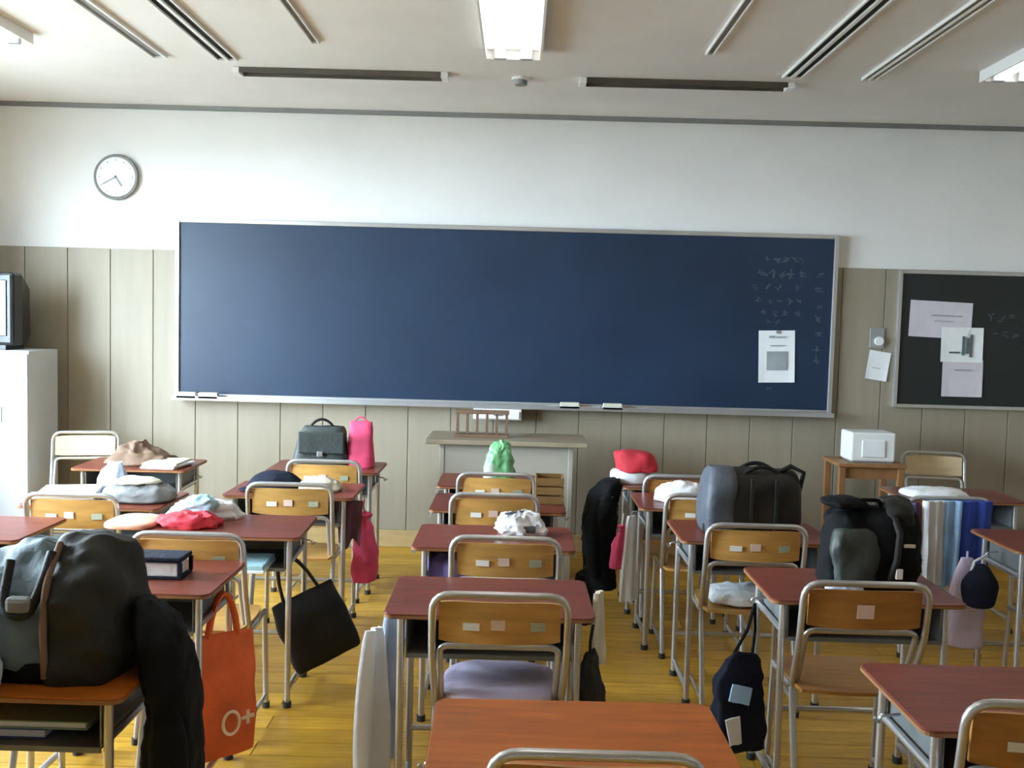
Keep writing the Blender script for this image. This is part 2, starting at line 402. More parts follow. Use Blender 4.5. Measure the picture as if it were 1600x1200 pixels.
def sheet_of_paper(name, label, xc, zc, w, h, tilt, y, m='paper', lines=(), cat='paper', inkm='ink'):
    t = thing(name, label, cat, (xc, y, zc)); t.rotation_euler = (0, tilt, 0)
    p = MB(); n = 6; F = []
    for i in range(n+1):
        for j in range(n+1):
            u, v = j/n-.5, i/n-.5; F.append((u*w, -.001-.006*(abs(u)*2)**3*(.5-v), v*h))
    fs = [(i*(n+1)+j, i*(n+1)+j+1, (i+1)*(n+1)+j+1, (i+1)*(n+1)+j) for i in range(n) for j in range(n)]
    k = len(F); B = [(x, y_+.0008, z) for x, y_, z in F]
    p.add(F+B, fs+[tuple(a+k for a in reversed(q)) for q in fs]); p.build('sheet', m, t)
    for (u0, u1, v0, v1) in lines:
        MB().box(u0*w, u1*w, -.0085, -.0045, v0*h, v1*h).build('printed_block', inkm, t)
    return t
yb = YF-.005-.028
sheet_of_paper('notice_sheet', 'white printed notice stuck on the big chalkboard near its corner', 1.785, 1.415, .25, .36, -.03, yb, lines=[(-.22, -.08, .36, .40), (-.02, .25, .36, .385), (-.28, .28, -.26, .10), (-.18, .2, .2, .22)])
for k, z in enumerate((1.585,)):
    m_ = MB().disc((1.785, yb-.008, z), (0, 1, 0), .012, .008, 14).build('magnet', 'steel_grey'); tag(m_, 'small round magnet holding the notice on the big chalkboard', 'magnet')
# tray things
def eraser(x, label):
    t = thing('board_eraser', label, 'eraser', (x, YF-.11, bz0-.03)); MB().box(-.07, .07, -.025, .025, .0, .022, .004).build('felt', 'white_cloth', t); MB().box(-.066, .066, -.022, .022, .022, .045, .006).build('back', 'cream_cloth', t)
eraser(-2.28, 'pale board eraser at the window end of the chalk tray'); eraser(-2.13, 'pale board eraser, second from the window end of the chalk tray')
for k, (x, l, c) in enumerate([(.24, .07, 'chalk'), (.47, .06, 'peach_cloth'), (.54, .06, 'chalk'), (.77, .06, 'peach_cloth'), (.86, .07, 'chalk')]):
    o = MB().tube([(-l/2, 0, 0), (l/2, 0, 0)], [.0085, .0095], 10).build('chalk_stick', c, None, True)
    place(o, (x, YF-.10+.012*(k % 2), bz0-.03+.0098), .15*(-1)**k)
    tag(o, 'stick of chalk on the tray, %s from the drawer' % ['first', 'second', 'third', 'fourth', 'fifth'][k], 'chalk', 'chalk on the tray')
eraser(.36, 'cream board eraser on the tray between the first and second chalk sticks'); eraser(.655, 'cream board eraser on the tray between the third and fourth chalk sticks')
t = thing('chalk_case', 'white chalk drawer box hung under the middle of the chalk tray', 'drawer box', (-.135, YF-.10, bz0-.115))
MB().box(-.165, .165, -.06, .09, 0, .073, .005).build('body', 'white_plastic', t); MB().box(-.15, .15, -.072, -.06, .008, .06, .003).build('drawer_front', 'white_plastic', t); MB().box(-.03, .03, -.084, -.072, .03, .042, .003).build('handle', 'alu', t)
# clock
t = thing('wall_clock', 'round white wall clock with grey rim beside the chalkboard', 'clock', (-2.81, YF+.015, 2.53))
MB().disc((0, -.02, 0), (0, 1, 0), .135, .03, 40).build('face', 'white_plastic', t, True)
rim = [(.145*math.cos(2*PI*k/40), -.025, .145*math.sin(2*PI*k/40)) for k in range(40)]
MB().tube(rim, .012, 8, True).build('rim', 'grey_strip', t, True)
for a, l, w_ in ((2.55, .075, .006), (4.2, .105, .004)):
    MB().box(-w_, w_, -.039, -.036, -.01, l).build('hand', 'ink', t).rotation_euler = (0, a, 0)
tk = MB()
for k in range(12):
    a = 2*PI*k/12; tk.box(.115*math.sin(a)-.004, .115*math.sin(a)+.004, -.0365, -.035, .115*math.cos(a)-.004, .115*math.cos(a)+.004)
o = tk.build('hour_marks', 'ink', t)
# notice board on the right
t = thing('notice_board', 'black notice board with aluminium frame at the corridor end of the wall', 'notice board', (3.13, YF-.005, 1.11))
MB().box(-.50, .50, -.02, 0, 0, .90).build('panel', 'board_black', t)
f = MB(); f.box(-.525, -.5, -.035, 0, -.025, .925, .003).box(.5, .525, -.035, 0, -.025, .925, .003).box(-.5, .5, -.035, 0, .9, .925, .003).box(-.5, .5, -.035, 0, -.025, 0, .003)
f.build('frame', 'alu', t)
cw = MB(); random.seed(9)
for x, z in [(.12, .62), (.2, .6), (.28, .62), (.36, .6), (.15, .5), (.23, .5), (.3, .49)]: glyph(x, z, .05)
for k in range(len(cw.v)): cw.v[k] = (cw.v[k][0], cw.v[k][1]+.005, cw.v[k][2])
o = cw.build('chalk_writing', 'chalk_faint', t); o['kind'] = 'stuff'; o['label'] = 'faint chalk writing on the black board'
yn = YF-.005-.022
sheet_of_paper('notice_sheet', 'wide lilac-grey sheet at the top of the black notice board', 2.905, 1.70, .43, .25, .03, yn, 'paper_lilac', [(-.15, .3, .1, .13), (-.1, .2, -.05, -.03)])
sheet_of_paper('notice_sheet', 'bluish printed sheet in the middle of the black notice board', 3.06, 1.53, .29, .24, .0, yn-.004, 'paper', [(.0, .06, -.3, .25), (.1, .16, -.25, .2), (.18, .24, -.35, .3), (-.3, -.05, -.25, -.2)], inkm='ink_dark')
sheet_of_paper('notice_sheet', 'pale lower sheet at the bottom of the black notice board', 3.075, 1.30, .28, .26, .0, yn-.002, 'paper_lilac', [(-.2, .2, .2, .23)])
t = thing('wall_switch', 'small grey round wall switch above the white hanging card', 'switch', (2.48, YF-.005, 1.56))
MB().box(-.05, .05, -.012, 0, -.07, .07, .004).build('plate', 'steel_grey', t); MB().disc((0.01, -.022, -.02), (0, 1, 0), .03, .02, 20).build('dial', 'white_plastic', t, True)
sheet_of_paper('hanging_card', 'white card hanging tilted between chalkboard and notice board', 2.495, 1.37, .15, .20, .14, YF-.012, 'paper', [(-.25, .1, -.1, -.08)], 'card')

# TV and cabinet
t = thing('steel_cabinet', 'white steel cabinet under the black television', 'cabinet', (-3.40, 6.50, 0))
MB().box(-.27, .27, -.20, .2, 0.04, 1.34, .006).build('body', 'white_metal', t); MB().box(-.26, .26, -.19, .19, 0, .04).build('plinth', 'black_plastic', t)
for s in (-1, 1):
    d = MB().box(-.132, .132, -.014, 0, .06, 1.32, .004).build('door', 'white_metal', t, loc=(s*.134, -.2, 0))
    MB().box(-.018, .018, -.018, -.012, .88, .98, .003).build('handle', 'steel_grey', d, loc=(-.05*s, -.002, 0))
t = thing('crt_television', 'black tube television standing on the white cabinet', 'television', (-3.49, 6.50, 1.34))
MB().box(-.24, .24, -.16, -.02, .03, .50, .02).build('front_shell', 'black_plastic', t)
b = MB(); b.rings([[(x*.23, -.02, .26+z*.22) for x, z in ((-1, -1), (1, -1), (1, 1), (-1, 1))], [(x*.17, .2, .24+z*.16) for x, z in ((-1, -1), (1, -1), (1, 1), (-1, 1))]]); b.build('rear_shell', 'black_plastic', t)
MB().box(-.2, .2, -.168, -.158, .09, .45, .004).build('screen', 'glass_dark', t); MB().box(-.18, .18, -.14, .1, 0, .03).build('base', 'black_plastic', t)

# lectern
t = thing('lectern', 'grey-beige lectern with brown top before the chalkboard', 'lectern', (-.06, 6.28, 0))
MB().box(-.40, .40, -.18, -.165, .02, .845, .004).build('front_panel', 'lectern_grey', t)
for s in (-1, 1): MB().box(s*.40-.015, s*.40+.015, -.185, .2, 0, .845, .003).build('side_panel', 'lectern_grey', t)
MB().box(-.385, .385, -.165, .18, .45, .47).build('shelf', 'lectern_grey', t)
MB().box(-.50, .50, -.24, .24, .845, .875, .006).build('top', 'lectern_top', t)
t = thing('wooden_rack', 'small brown wooden rack of upright bars on the lectern', 'rack', (-.22, 6.25, .875))
MB().box(-.17, .17, -.05, .05, 0, .018, .003).build('base', 'rack_wood', t); MB().box(-.17, .17, -.025, .025, .145, .17, .003).build('top_rail', 'rack_wood', t)
for k in range(6): MB().box(-.008, .008, -.012, .012, .018, .145).build('bar', 'rack_wood', t, loc=(-.155+.062*k, 0, 0))
# small table with white box
t = thing('small_table', 'small brown wooden table under the white box by the wall', 'table', (2.31, 6.55, 0))
MB().box(-.22, .22, -.18, .18, .725, .75, .005).build('table_top', 'table_wood', t)
MB().box(-.19, .19, -.15, -.135, .65, .725).build('apron', 'table_wood', t)
for sx in (-1, 1):
    for sy in (-1, 1): MB().box(-.02, .02, -.02, .02, 0, .725, .003).build('leg', 'table_wood', t, loc=(sx*.19, sy*.15, 0))
t = thing('white_box', 'white boxy appliance on the small table by the wall', 'box', (2.325, 6.53, .75))
MB().box(-.145, .145, -.11, .11, .01, .20, .012).build('body', 'white_plastic', t); MB().box(-.075, .075, -.118, -.108, .04, .15, .004).build('front_panel', 'paper', t); MB().box(-.13, .13, -.1, .1, 0, .012).build('foot', 'grey_strip', t)

# ------------------------------------------------------------------ school chairs
def make_chair():
    t = bpy.data.objects.new('school_chair', None); t.empty_display_size = .05; C.objects.link(t)
    # seat: dished plywood
    F = []; n = 8
    for i in range(n+1):
        for j in range(n+1):
            u, v = j/n*2-1, i/n*2-1
            k = 1-.10*abs(u*v)**2
            F.append((u*.195*k*(1-.03*v), v*.19*k, .435-.012*(1-u*u)*(1-v*v)-.015*max(0, v-.6)))
    fs = [(i*(n+1)+j, i*(n+1)+j+1, (i+1)*(n+1)+j+1, (i+1)*(n+1)+j) for i in range(n) for j in range(n)]
    m = MB(); k = len(F); per = [j for j in range(n)]+[i*(n+1)+n for i in range(n)]+[n*(n+1)+n-j for j in range(n)]+[(n-i)*(n+1) for i in range(n)]
    side = [(per[a], per[(a+1) % len(per)], per[(a+1) % len(per)]+k, per[a]+k) for a in range(len(per))]
    m.add(F+[(x, y_, z-.012) for x, y_, z in F], fs+[tuple(a+k for a in reversed(q)) for q in fs]+side); m.build('seat', 'chair_wood', t, True)
    # backrest: curved plywood between the uprights
    F = []; nx = 14; nz = 5
    for i in range(nz+1):
        for j in range(nx+1):
            u = j/nx*2-1; v = i/nz
            hz = .130/2*(1-.10*abs(u)**6)
            z = .719+(v-.5)*2*hz; y_ = -.196-.22*(z-.6)*.35-.02*(1-u*u)
            F.append((u*.183, y_, z))
    fs = [(i*(nx+1)+j, i*(nx+1)+j+1, (i+1)*(nx+1)+j+1, (i+1)*(nx+1)+j) for i in range(nz) for j in range(nx)]
    n1 = nx+1; per = [j for j in range(nx)]+[i*n1+nx for i in range(nz)]+[nz*n1+nx-j for j in range(nx)]+[(nz-i)*n1 for i in range(nz)]
    k = len(F); side = [(per[a], per[(a+1) % len(per)], per[(a+1) % len(per)]+k, per[a]+k) for a in range(len(per))]
    m = MB(); m.add(F+[(x, y_+.011, z) for x, y_, z in F], fs+[tuple(a+k for a in reversed(q)) for q in fs]+side)
    br = m.build('backrest', 'chair_wood', t, True)
    def sticker(u, z, w, h, mm):
        y_ = -.1995-.22*(z-.6)*.35-.02*(1-(u/.183)**2)
        MB().box(-w/2, w/2, -.0014, .0014, -h/2, h/2).build('name_sticker', mm, br, loc=(u, y_, z)).rotation_euler = (.075, 0, math.atan(.04*u/.183**2))
    sticker(-.005, .715, .042, .03, 'sticker_pink'); sticker(.115, .71, .045, .026, 'sticker_green'); sticker(-.085, .708, .05, .022, 'sticker_white')
    # tubes
    R = .0115
    m = MB(); m.tube(fillet([(-.195, -.10, .425), (-.203, -.19, .60), (-.203, -.222, .805), (.203, -.222, .805), (.203, -.19, .60), (.195, -.10, .425)], .06), R); m.build('back_frame', 'steel', t, True)
    m = MB(); m.tube(fillet([(-.176, -.09, .425), (-.180, -.188, .638), (.180, -.188, .638), (.176, -.09, .425)], .03), R*.85); m.build('lower_back_rail', 'steel', t, True)
    for s in (-1, 1):
        l = MB().tube(fillet([(s*.195, -.10, .415), (s*.195, -.16, .2), (s*.195, -.205, .012)], .05), R).build('leg', 'steel', t, True)
        MB().disc((s*.195, -.207, .012), (0, 0, 1), .016, .024, 12).build('rubber_foot', 'rubber', l, True)
        l = MB().tube([(s*.19, .155, .415), (s*.195, .175, .012)], R).build('leg', 'steel', t, True)
        MB().disc((s*.195, .175, .012), (0, 0, 1), .016, .024, 12).build('rubber_foot', 'rubber', l, True)
        MB().tube([(s*.193, -.11, .41), (s*.19, .16, .41)], R*.9).build('seat_rail', 'steel', t, True)
        MB().tube([(s*.195, -.196, .055), (s*.195, .174, .055)], R*.8).build('side_stretcher', 'steel', t, True)
    MB().tube([(-.19, .15, .40), (.19, .15, .40)], R*.8).build('front_rail', 'steel', t, True)
    return t
chair0 = make_chair(); used = [False]; CHAIR_MESH = {ch.name.split('.')[0]: ch.data for ch in chair0.children}
def chair(x, yback, label, rotz=0, wood=None, group='school chairs', one=False):
    if not used[0]: o = chair0; used[0] = True
    else: o = copy_tree(chair0)
    o.location = (x+math.sin(rotz)*-.21, yback+.21*math.cos(rotz), 0); o.rotation_euler = (0, 0, rotz)
    o['label'] = label; o['category'] = 'chair'; o['group'] = group
    for ch in o.children:
        k = ch.name.split('.')[0]
        if k in ('seat', 'backrest'):
            ch.data = CHAIR_MESH[k]
            if wood: ch.data = ch.data.copy(); ch.data.materials[0] = M[wood]
    if one:                                                       # this chair carries one larger label only
        for ch in o.children:
            if ch.name.startswith('backrest'):
                st = [g for g in ch.children]
                for g in st:
                    if abs(g.location.x) > .03: bpy.data.objects.remove(g)
                    else: g.scale = (1.3, 1, 1.5)
    return o
chairs = dict(
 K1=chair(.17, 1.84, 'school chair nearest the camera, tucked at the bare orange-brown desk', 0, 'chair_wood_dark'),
 K2=chair(-.035, 2.91, 'middle-row school chair with a lavender cushion on its seat', .01),
 K3=chair(-.03, 3.68, 'middle-row school chair tucked at the desk holding the crumpled white pouch', 0),
 K4=chair(-.095, 4.59, 'middle-row school chair just in front of the white pouch desk', .02),
 K5=chair(-.10, 5.20, 'front middle school chair just before the green plastic bag'),
 B=chair(-1.33, 2.90, 'school chair behind the big grey-teal bag, at the desk with the clear case'),
 Cc=chair(-1.20, 3.60, 'school chair tucked at the desk with the red cloth'),
 D=chair(-1.085, 4.72, 'school chair at the desk with the navy cap and white cloth', .02),
 E=chair(-1.075, 5.50, 'front school chair at the desk with the dark green satchel'),
 Fp=chair(-1.95, 4.30, 'window-side school chair at the desk heaped with papers and grey cloth', 0),
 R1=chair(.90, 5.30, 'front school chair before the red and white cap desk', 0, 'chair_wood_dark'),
 R1b=chair(.93, 4.72, 'school chair half hidden behind the dark boston bag'),
 R2=chair(1.0, 4.04, 'school chair with white cloth on its seat behind the boston bag desk'),
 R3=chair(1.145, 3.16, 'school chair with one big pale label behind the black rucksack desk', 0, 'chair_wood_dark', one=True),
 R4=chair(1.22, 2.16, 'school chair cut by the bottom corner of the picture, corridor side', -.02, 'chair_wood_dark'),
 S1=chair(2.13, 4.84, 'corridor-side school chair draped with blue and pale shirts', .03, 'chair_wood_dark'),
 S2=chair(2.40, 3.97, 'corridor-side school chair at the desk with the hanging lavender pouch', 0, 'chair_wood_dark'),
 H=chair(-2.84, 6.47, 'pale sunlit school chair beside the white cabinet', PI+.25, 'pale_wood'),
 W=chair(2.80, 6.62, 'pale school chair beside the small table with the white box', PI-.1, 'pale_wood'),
)

# ------------------------------------------------------------------ school desks
def make_desk():
    t = bpy.data.objects.new('school_desk', None); t.empty_display_size = .05; C.objects.link(t)
    def rrect(hw, hd, r, z, k=5):
        P = []
        for cx, cy, a0 in ((hw-r, hd-r, 0), (-hw+r, hd-r, 90), (-hw+r, -hd+r, 180), (hw-r, -hd+r, 270)):
            for j in range(k+1):
                a = math.radians(a0+90*j/k); P.append((cx+r*math.cos(a), cy+r*math.sin(a), z))
        return P
    top = MB(); top.rings([rrect(.322, .222, .03, .704), rrect(.325, .225, .03, .707), rrect(.325, .225, .03, .717), rrect(.323, .223, .03, .72)])
    tp = top.build('desktop', 'desk_top', t)
    eb = MB(); eb.rings([rrect(.3262, .2262, .03, .7065), rrect(.3262, .2262, .03, .7155)], cap=False); eb.build('edge_band', 'desk_edge', tp)
    tr = MB(); tr.box(-.255, .255, -.17, .17, .575, .579).box(-.259, -.255, -.17, .17, .575, .7).box(.255, .259, -.17, .17, .575, .7).box(-.255, .255, .166, .17, .579, .7)
    tr.box(-.259, .259, -.176, -.17, .568, .582)
    tr.build('storage_tray', 'tray_grey', t)
    R = .0125
    for sx in (-1, 1):
        for sy in (-1, 1):
            l = MB().tube([(sx*.275, sy*.165, .70), (sx*.275, sy*.175, .012)], R).build('leg', 'steel', t, True)
            MB().disc((sx*.275, sy*.175, .012), (0, 0, 1), .018, .024, 12).build('rubber_foot', 'rubber', l, True)
        MB().tube([(sx*.275, -.172, .07), (sx*.275, .172, .07)], R*.9).build('side_stretcher', 'steel', t, True)
        MB().tube([(sx*.275, -.165, .60), (sx*.275, .165, .60)], R*.8).build('side_rail', 'steel', t, True)
        MB().tube(fillet([(sx*.285, .02, .66), (sx*.335, .02, .655), (sx*.335, .02, .635), (sx*.35, .02, .65)], .008, 3), .004, 6).build('bag_hook', 'steel', t, True)
    MB().tube([(-.275, .17, .20), (.275, .17, .20)], R*.9).build('cross_bar', 'steel', t, True)
    return t
desk0 = make_desk(); usedd = [False]; DESK_TOP = [ch.data for ch in desk0.children if ch.name.startswith('desktop')][0]
DK = {}
def desk(key, x, y, label, rotz=0, top=None, group='school desks'):
    if not usedd[0]: o = desk0; usedd[0] = True
    else: o = copy_tree(desk0)
    o.location = (x, y, 0); o.rotation_euler = (0, 0, rotz); o['label'] = label; o['category'] = 'desk'; o['group'] = group
    for ch in o.children:
        if ch.name.startswith('desktop'):
            ch.data = DESK_TOP
            if top: ch.data = ch.data.copy(); ch.data.materials[0] = M[top]
    DK[key] = o; return o
desk('K1', .155, 2.09, 'bare orange-brown school desk at the bottom of the picture', .02, 'desk_top_orange')
desk('K2', -.07, 3.19, 'bare middle-row school desk with white towels hung at its side', .01)
desk('K3', -.08, 4.07, 'middle-row school desk holding the crumpled white pouch')
desk('K4', -.08, 4.84, 'middle-row school desk with a small wooden crate on its end')
desk('K5', -.10, 5.50, 'front middle school desk under the green plastic bag')
desk('A', -1.23, 2.465, 'school desk carrying the big grey-teal bag', 0, 'desk_top_orange')
desk('B', -1.295, 3.33, 'school desk with a navy-framed clear case and the orange bag hanging')
desk('C', -1.2, 4.16, 'school desk with red cloth and the black tilted bag hanging', .03)
desk('D', -1.13, 5.06, 'school desk with the navy cap and white cloth')
desk('E', -1.12, 5.86, 'front school desk carrying the dark green satchel and pink bag')
desk('G', -2.25, 3.99, 'bare brown school desk at the left edge of the picture')
desk('Fp', -1.95, 4.67, 'window-side school desk heaped with papers and grey cloth')
desk('F', -2.2, 5.76, 'front window-side school desk with a brown jacket on it', .03)
desk('R1', .92, 5.62, 'front school desk with the red and white cap')
desk('R1b', .94, 5.02, 'school desk with a folded white towel on top')
desk('R2', 1.03, 4.32, 'school desk under the dark boston bag')
desk('R3', 1.19, 3.46, 'school desk under the black rucksack')
desk('R4', 1.27, 2.42, 'bare brown school desk at the bottom corner, corridor side')
desk('S1', 2.42, 5.46, 'front corridor-side school desk behind the blue shirts')
desk('S2', 2.42, 4.30, 'corridor-side school desk with the hanging lavender pouch')

# ------------------------------------------------------------------ bags and clothes
DZ = .72
def handle_arc(x0, x1, y, z0, h, r=.009, lean=0, n=10):
    return [(x0+(x1-x0)*k/n, y+lean*math.sin(PI*k/n), z0+h*math.sin(PI*k/n)**.7) for k in range(n+1)]
# big grey-teal bag on desk A
t = thing('sports_bag', 'big grey-teal and charcoal shoulder bag slumped on a desk', 'bag', (-1.235, 2.47, DZ), -.05)
secs = [(.0, 0, 0, .25, .125, 4), (.015, 0, 0, .268, .142, 4), (.07, 0, 0, .272, .15, 3.6), (.14, .0, 0, .262, .142, 3.2), (.20, .015, .005, .235, .12, 2.8), (.26, .05, .01, .19, .085, 2.6), (.30, .08, .012, .14, .045, 2.4), (.315, .09, .012, .09, .012, 2)]
loft(dense(secs, 4), 44, .035, 2, 8, .012, 5).build('body', 'nylon_teal', t, True)
secs = [(.0, .19, 0, .08, .145, 4), (.06, .195, 0, .088, .158, 4), (.15, .192, 0, .088, .155, 4), (.24, .185, .003, .086, .14, 3.6), (.30, .17, .008, .08, .10, 3), (.33, .155, .01, .06, .06, 2.5), (.342, .145, .01, .03, .02, 2)]
loft(dense(secs, 4), 36, .022, 5, 9, .012, 5).build('side_panel', 'nylon_charcoal', t, True)
secs = [(0, 0, 0, .27, .146, 4), (.03, 0, 0, .281, .157, 4), (.05, 0, 0, .275, .1525, 4)]
loft(dense(secs, 3), 40, .0).build('bottom_band', 'fabric_black', t, True)
MB().tube(fillet([(.01, -.09, .285), (.02, -.15, .18), (.085, -.158, .16), (.115, -.14, .24), (.115, -.09, .31)], .05), .012, 8).build('carry_handle', 'nylon_charcoal', t, True)
MB().tube(fillet([(.13, -.155, .02), (.13, -.165, .15), (.128, -.145, .25), (.12, -.06, .325)], .05), .009, 8).build('seam_piping', 'brown_cloth', t, True)
MB().box(.035, .10, -.168, -.135, .175, .215, .012).build('pocket_flap', 'grey_cloth', t)
# white and pale cloth left of the bag
o = loft(dense([(0, 0, 0, .07, .03, 2.5), (.03, 0, 0, .08, .038, 2.4), (.10, .0, 0, .07, .034, 2.2), (.17, .0, .01, .05, .02, 2), (.19, .0, .01, .012, .01, 2)], 3), 30, .012, 8, 14, .05).build('crumpled_towel', 'blue_white_cloth', None, True)
tag(place(o, (-1.285, 2.28, DZ)), 'pale blue-white crumpled towel beside the big grey-teal bag', 'towel')
# black jacket slung over the side of desk A
t = thing('black_jacket', 'black jacket hanging down the side of the bag-laden desk', 'jacket', (-.855, 2.45, .15))
secs = [(.0, .01, 0, .045, .09, 2.6), (.02, .01, 0, .054, .105, 2.6), (.18, .008, 0, .058, .115, 2.6), (.38, .004, 0, .056, .115, 2.5), (.54, -.002, 0, .056, .11, 2.4), (.62, -.02, .0, .055, .10, 2.2), (.70, -.05, 0, .045, .085, 2.1), (.745, -.07, 0, .02, .05, 2)]
loft(dense(secs, 4), 40, .014, 3, 10, .05, 6).build('body', 'fabric_black', t, True)
MB().tube([(.0, -.07, .58), (.03, -.085, .42), (.04, -.09, .25), (.035, -.088, .10), (.03, -.085, .03)], [.02, .034, .034, .032, .028], 14).build('sleeve', 'fabric_black', t, True)
# contents below desk A
for k, (x0, x1, z0, z1, c, lab) in enumerate([(-1.45, -1.12, .5805, .605, 'blue_book', 'blue book lying in the tray of the bag-laden desk'), (-1.4, -1.02, .6055, .625, 'green_book', 'green notebook on the blue book in the desk tray')]):
    b = MB(); b.box(x0, x1, 2.33, 2.56, z0, z0+.003).box(x0, x1, 2.33, 2.56, z1-.003, z1).box(x0, x0+.004, 2.33, 2.56, z0+.003, z1-.003)
    tt = thing('notebook', lab, 'book', (0, 0, 0)); b.build('cover', c, tt); MB().box(x0+.004, x1-.006, 2.335, 2.555, z0+.003, z1-.003).build('pages', 'paper', tt)
# clear case on desk B
t = thing('clear_case', 'clear case with navy frame on the desk behind the grey bag', 'case', (-1.215, 3.33, DZ))
MB().box(-.10, .10, -.06, .06, 0, .008, .003).build('base', 'fabric_navy', t)
MB().box(-.085, .085, -.05, .05, .008, .055, .004).build('contents', 'white_cloth', t)
b = MB(); b.box(-.10, .10, -.06, .06, .058, .075, .006)
for sx in (-1, 1):
    for sy in (-1, 1): b.box(sx*.095-.006, sx*.095+.006, sy*.055-.006, sy*.055+.006, .008, .058)
b.build('frame', 'fabric_navy', t)
# orange tote hanging from desk B
t = thing('orange_bag', 'orange tote bag with a pale ring mark hanging from a desk hook', 'bag', (-.99, 3.345, .09), .75)
secs = [(0, 0, 0, .10, .012, 3), (.012, 0, 0, .118, .03, 3), (.12, 0, 0, .122, .034, 2.8), (.28, 0, 0, .118, .028, 2.6), (.40, 0, 0, .108, .014, 2.4), (.43, 0, 0, .104, .006, 2.4)]
loft(dense(secs, 4), 36, .012, 4, 10).build('body', 'orange_cloth', t, True)
for y_ in (-.01, .012): MB().tube(handle_arc(-.06, .05, y_, .42, .15), .008, 6).build('strap', 'orange_cloth', t, True)
ring = [(.03*math.cos(2*PI*k/24), 0, .04*math.sin(2*PI*k/24)) for k in range(24)]
mk = MB().tube(ring, .006, 6, True).build('ring_mark', 'cream_print', t, True); mk.location = (.01, -.037, .12)
b = MB(); b.box(-.025, .025, -.004, .004, -.006, .006).box(-.006, .006, -.004, .004, -.025, .025); b.build('cross_mark', 'cream_print', t, loc=(.075, -.03, .125))
# peach strap-like towel hanging at desk B front leg
o = sheet(lambda v: .07+.02*v, .46, 8, 12, .012, .012, 1.5, 3).build('peach_towel', 'peach_cloth', None, True)
tag(place(o, (-1.045, 3.09, .57), .2), 'thin peach towel hanging under the desk with the orange bag', 'towel')
# black tilted bag hanging from desk C
t = thing('black_tote', 'black tilted tote bag hanging from the red-cloth desk', 'bag', (-.80, 4.19, .12), .35)
secs = [(0, 0, 0, .13, .012, 4), (.012, 0, 0, .148, .035, 4), (.12, 0, 0, .152, .042, 3.6), (.24, 0, 0, .148, .034, 3.2), (.31, 0, 0, .14, .014, 3), (.32, 0, 0, .135, .008, 3)]
bd = loft(dense(secs, 4), 36, .012, 6, 9).build('body', 'leather_black', t, True)
for y_ in (-.014, .014): MB().tube(handle_arc(-.08, .08, y_, .31, .2), .007, 6).build('handle', 'leather_black', t, True)
for ch in t.children: ch.rotation_euler = (0, -.42, 0); ch.location = (.02, 0, .02)
# red cloth and others on desk C
o = loft(dense([(0, 0, 0, .115, .075, 2.6), (.015, 0, 0, .125, .085, 2.5), (.04, 0, 0, .11, .07, 2.2), (.055, .01, 0, .07, .035, 2), (.058, .01, 0, .02, .01, 2)], 3), 36, .02, 11, 16, .05).build('red_cloth', 'red_cloth', None, True)
tag(place(o, (-1.37, 4.12, DZ)), 'crumpled red cloth on a desk among white and aqua cloths', 'cloth')
o = loft(dense([(0, 0, 0, .15, .06, 2.4), (.02, 0, 0, .155, .065, 2.4), (.06, 0, 0, .12, .05, 2.2), (.085, 0, 0, .05, .02, 2)], 3), 32, .022, 13, 14, .05).build('white_cloth', 'white_cloth', None, True)
tag(place(o, (-1.36, 4.31, DZ)), 'crumpled white cloth behind the red cloth', 'cloth')
o = loft(dense([(0, 0, 0, .065, .035, 2.4), (.02, 0, 0, .07, .04, 2.3), (.05, 0, 0, .05, .03, 2.2), (.065, 0, 0, .02, .012, 2)], 3), 28, .015, 14, 18, .05).build('aqua_cloth', 'aqua_cloth', None, True)
tag(place(o, (-1.36, 4.245, DZ+.045)), 'small aqua cloth lying on the white cloth', 'cloth')
o = loft(dense([(0, 0, 0, .10, .12, 3.4), (.006, 0, 0, .105, .125, 3.4), (.018, 0, 0, .103, .123, 3.2), (.024, 0, 0, .09, .11, 3)], 2), 32, .006, 15, 10).build('peach_towel', 'peach_cloth', None, True)
tag(place(o, (-1.60, 4.12, DZ)), 'folded peach towel overhanging the window end of the red-cloth desk', 'towel')
# white folder in tray of C
t = thing('white_folder', 'white folder sticking out of the tray under the red-cloth desk', 'folder', (-1.10, 4.02, .582), .03)
MB().box(-.12, .10, -.13, .10, 0, .012, .002).build('cover', 'paper', t); MB().box(-.115, .095, -.125, .095, .013, .03, .002).build('sheets', 'aqua_cloth', t)
# desk D: navy cap, white cloth
t = thing('navy_hat', 'flattened navy cap on the desk before the dark satchel', 'cap', (-1.24, 5.08, DZ))
loft(dense([(0, 0, 0, .13, .095, 2.2), (.012, 0, 0, .145, .105, 2.2), (.05, .0, 0, .12, .09, 2.2), (.08, 0, 0, .07, .05, 2), (.088, 0, 0, .02, .015, 2)], 3), 32, .012, 16, 12).build('crown', 'fabric_navy', t, True)
loft(dense([(0, 0, 0, .10, .06, 2.2), (.004, 0, 0, .11, .07, 2.2), (.01, 0, 0, .1, .06, 2.2)], 2), 28).build('peak', 'fabric_navy', t, True, loc=(-.06, -.09, .002))
o = loft(dense([(0, 0, 0, .095, .07, 2.6), (.015, 0, 0, .105, .08, 2.5), (.05, 0, 0, .09, .06, 2.3), (.07, 0, 0, .04, .025, 2)], 3), 30, .016, 17, 14, .04).build('cream_cloth', 'cream_cloth', None, True)
tag(place(o, (-1.0, 5.03, DZ)), 'crumpled cream cloth beside the navy cap', 'cloth')
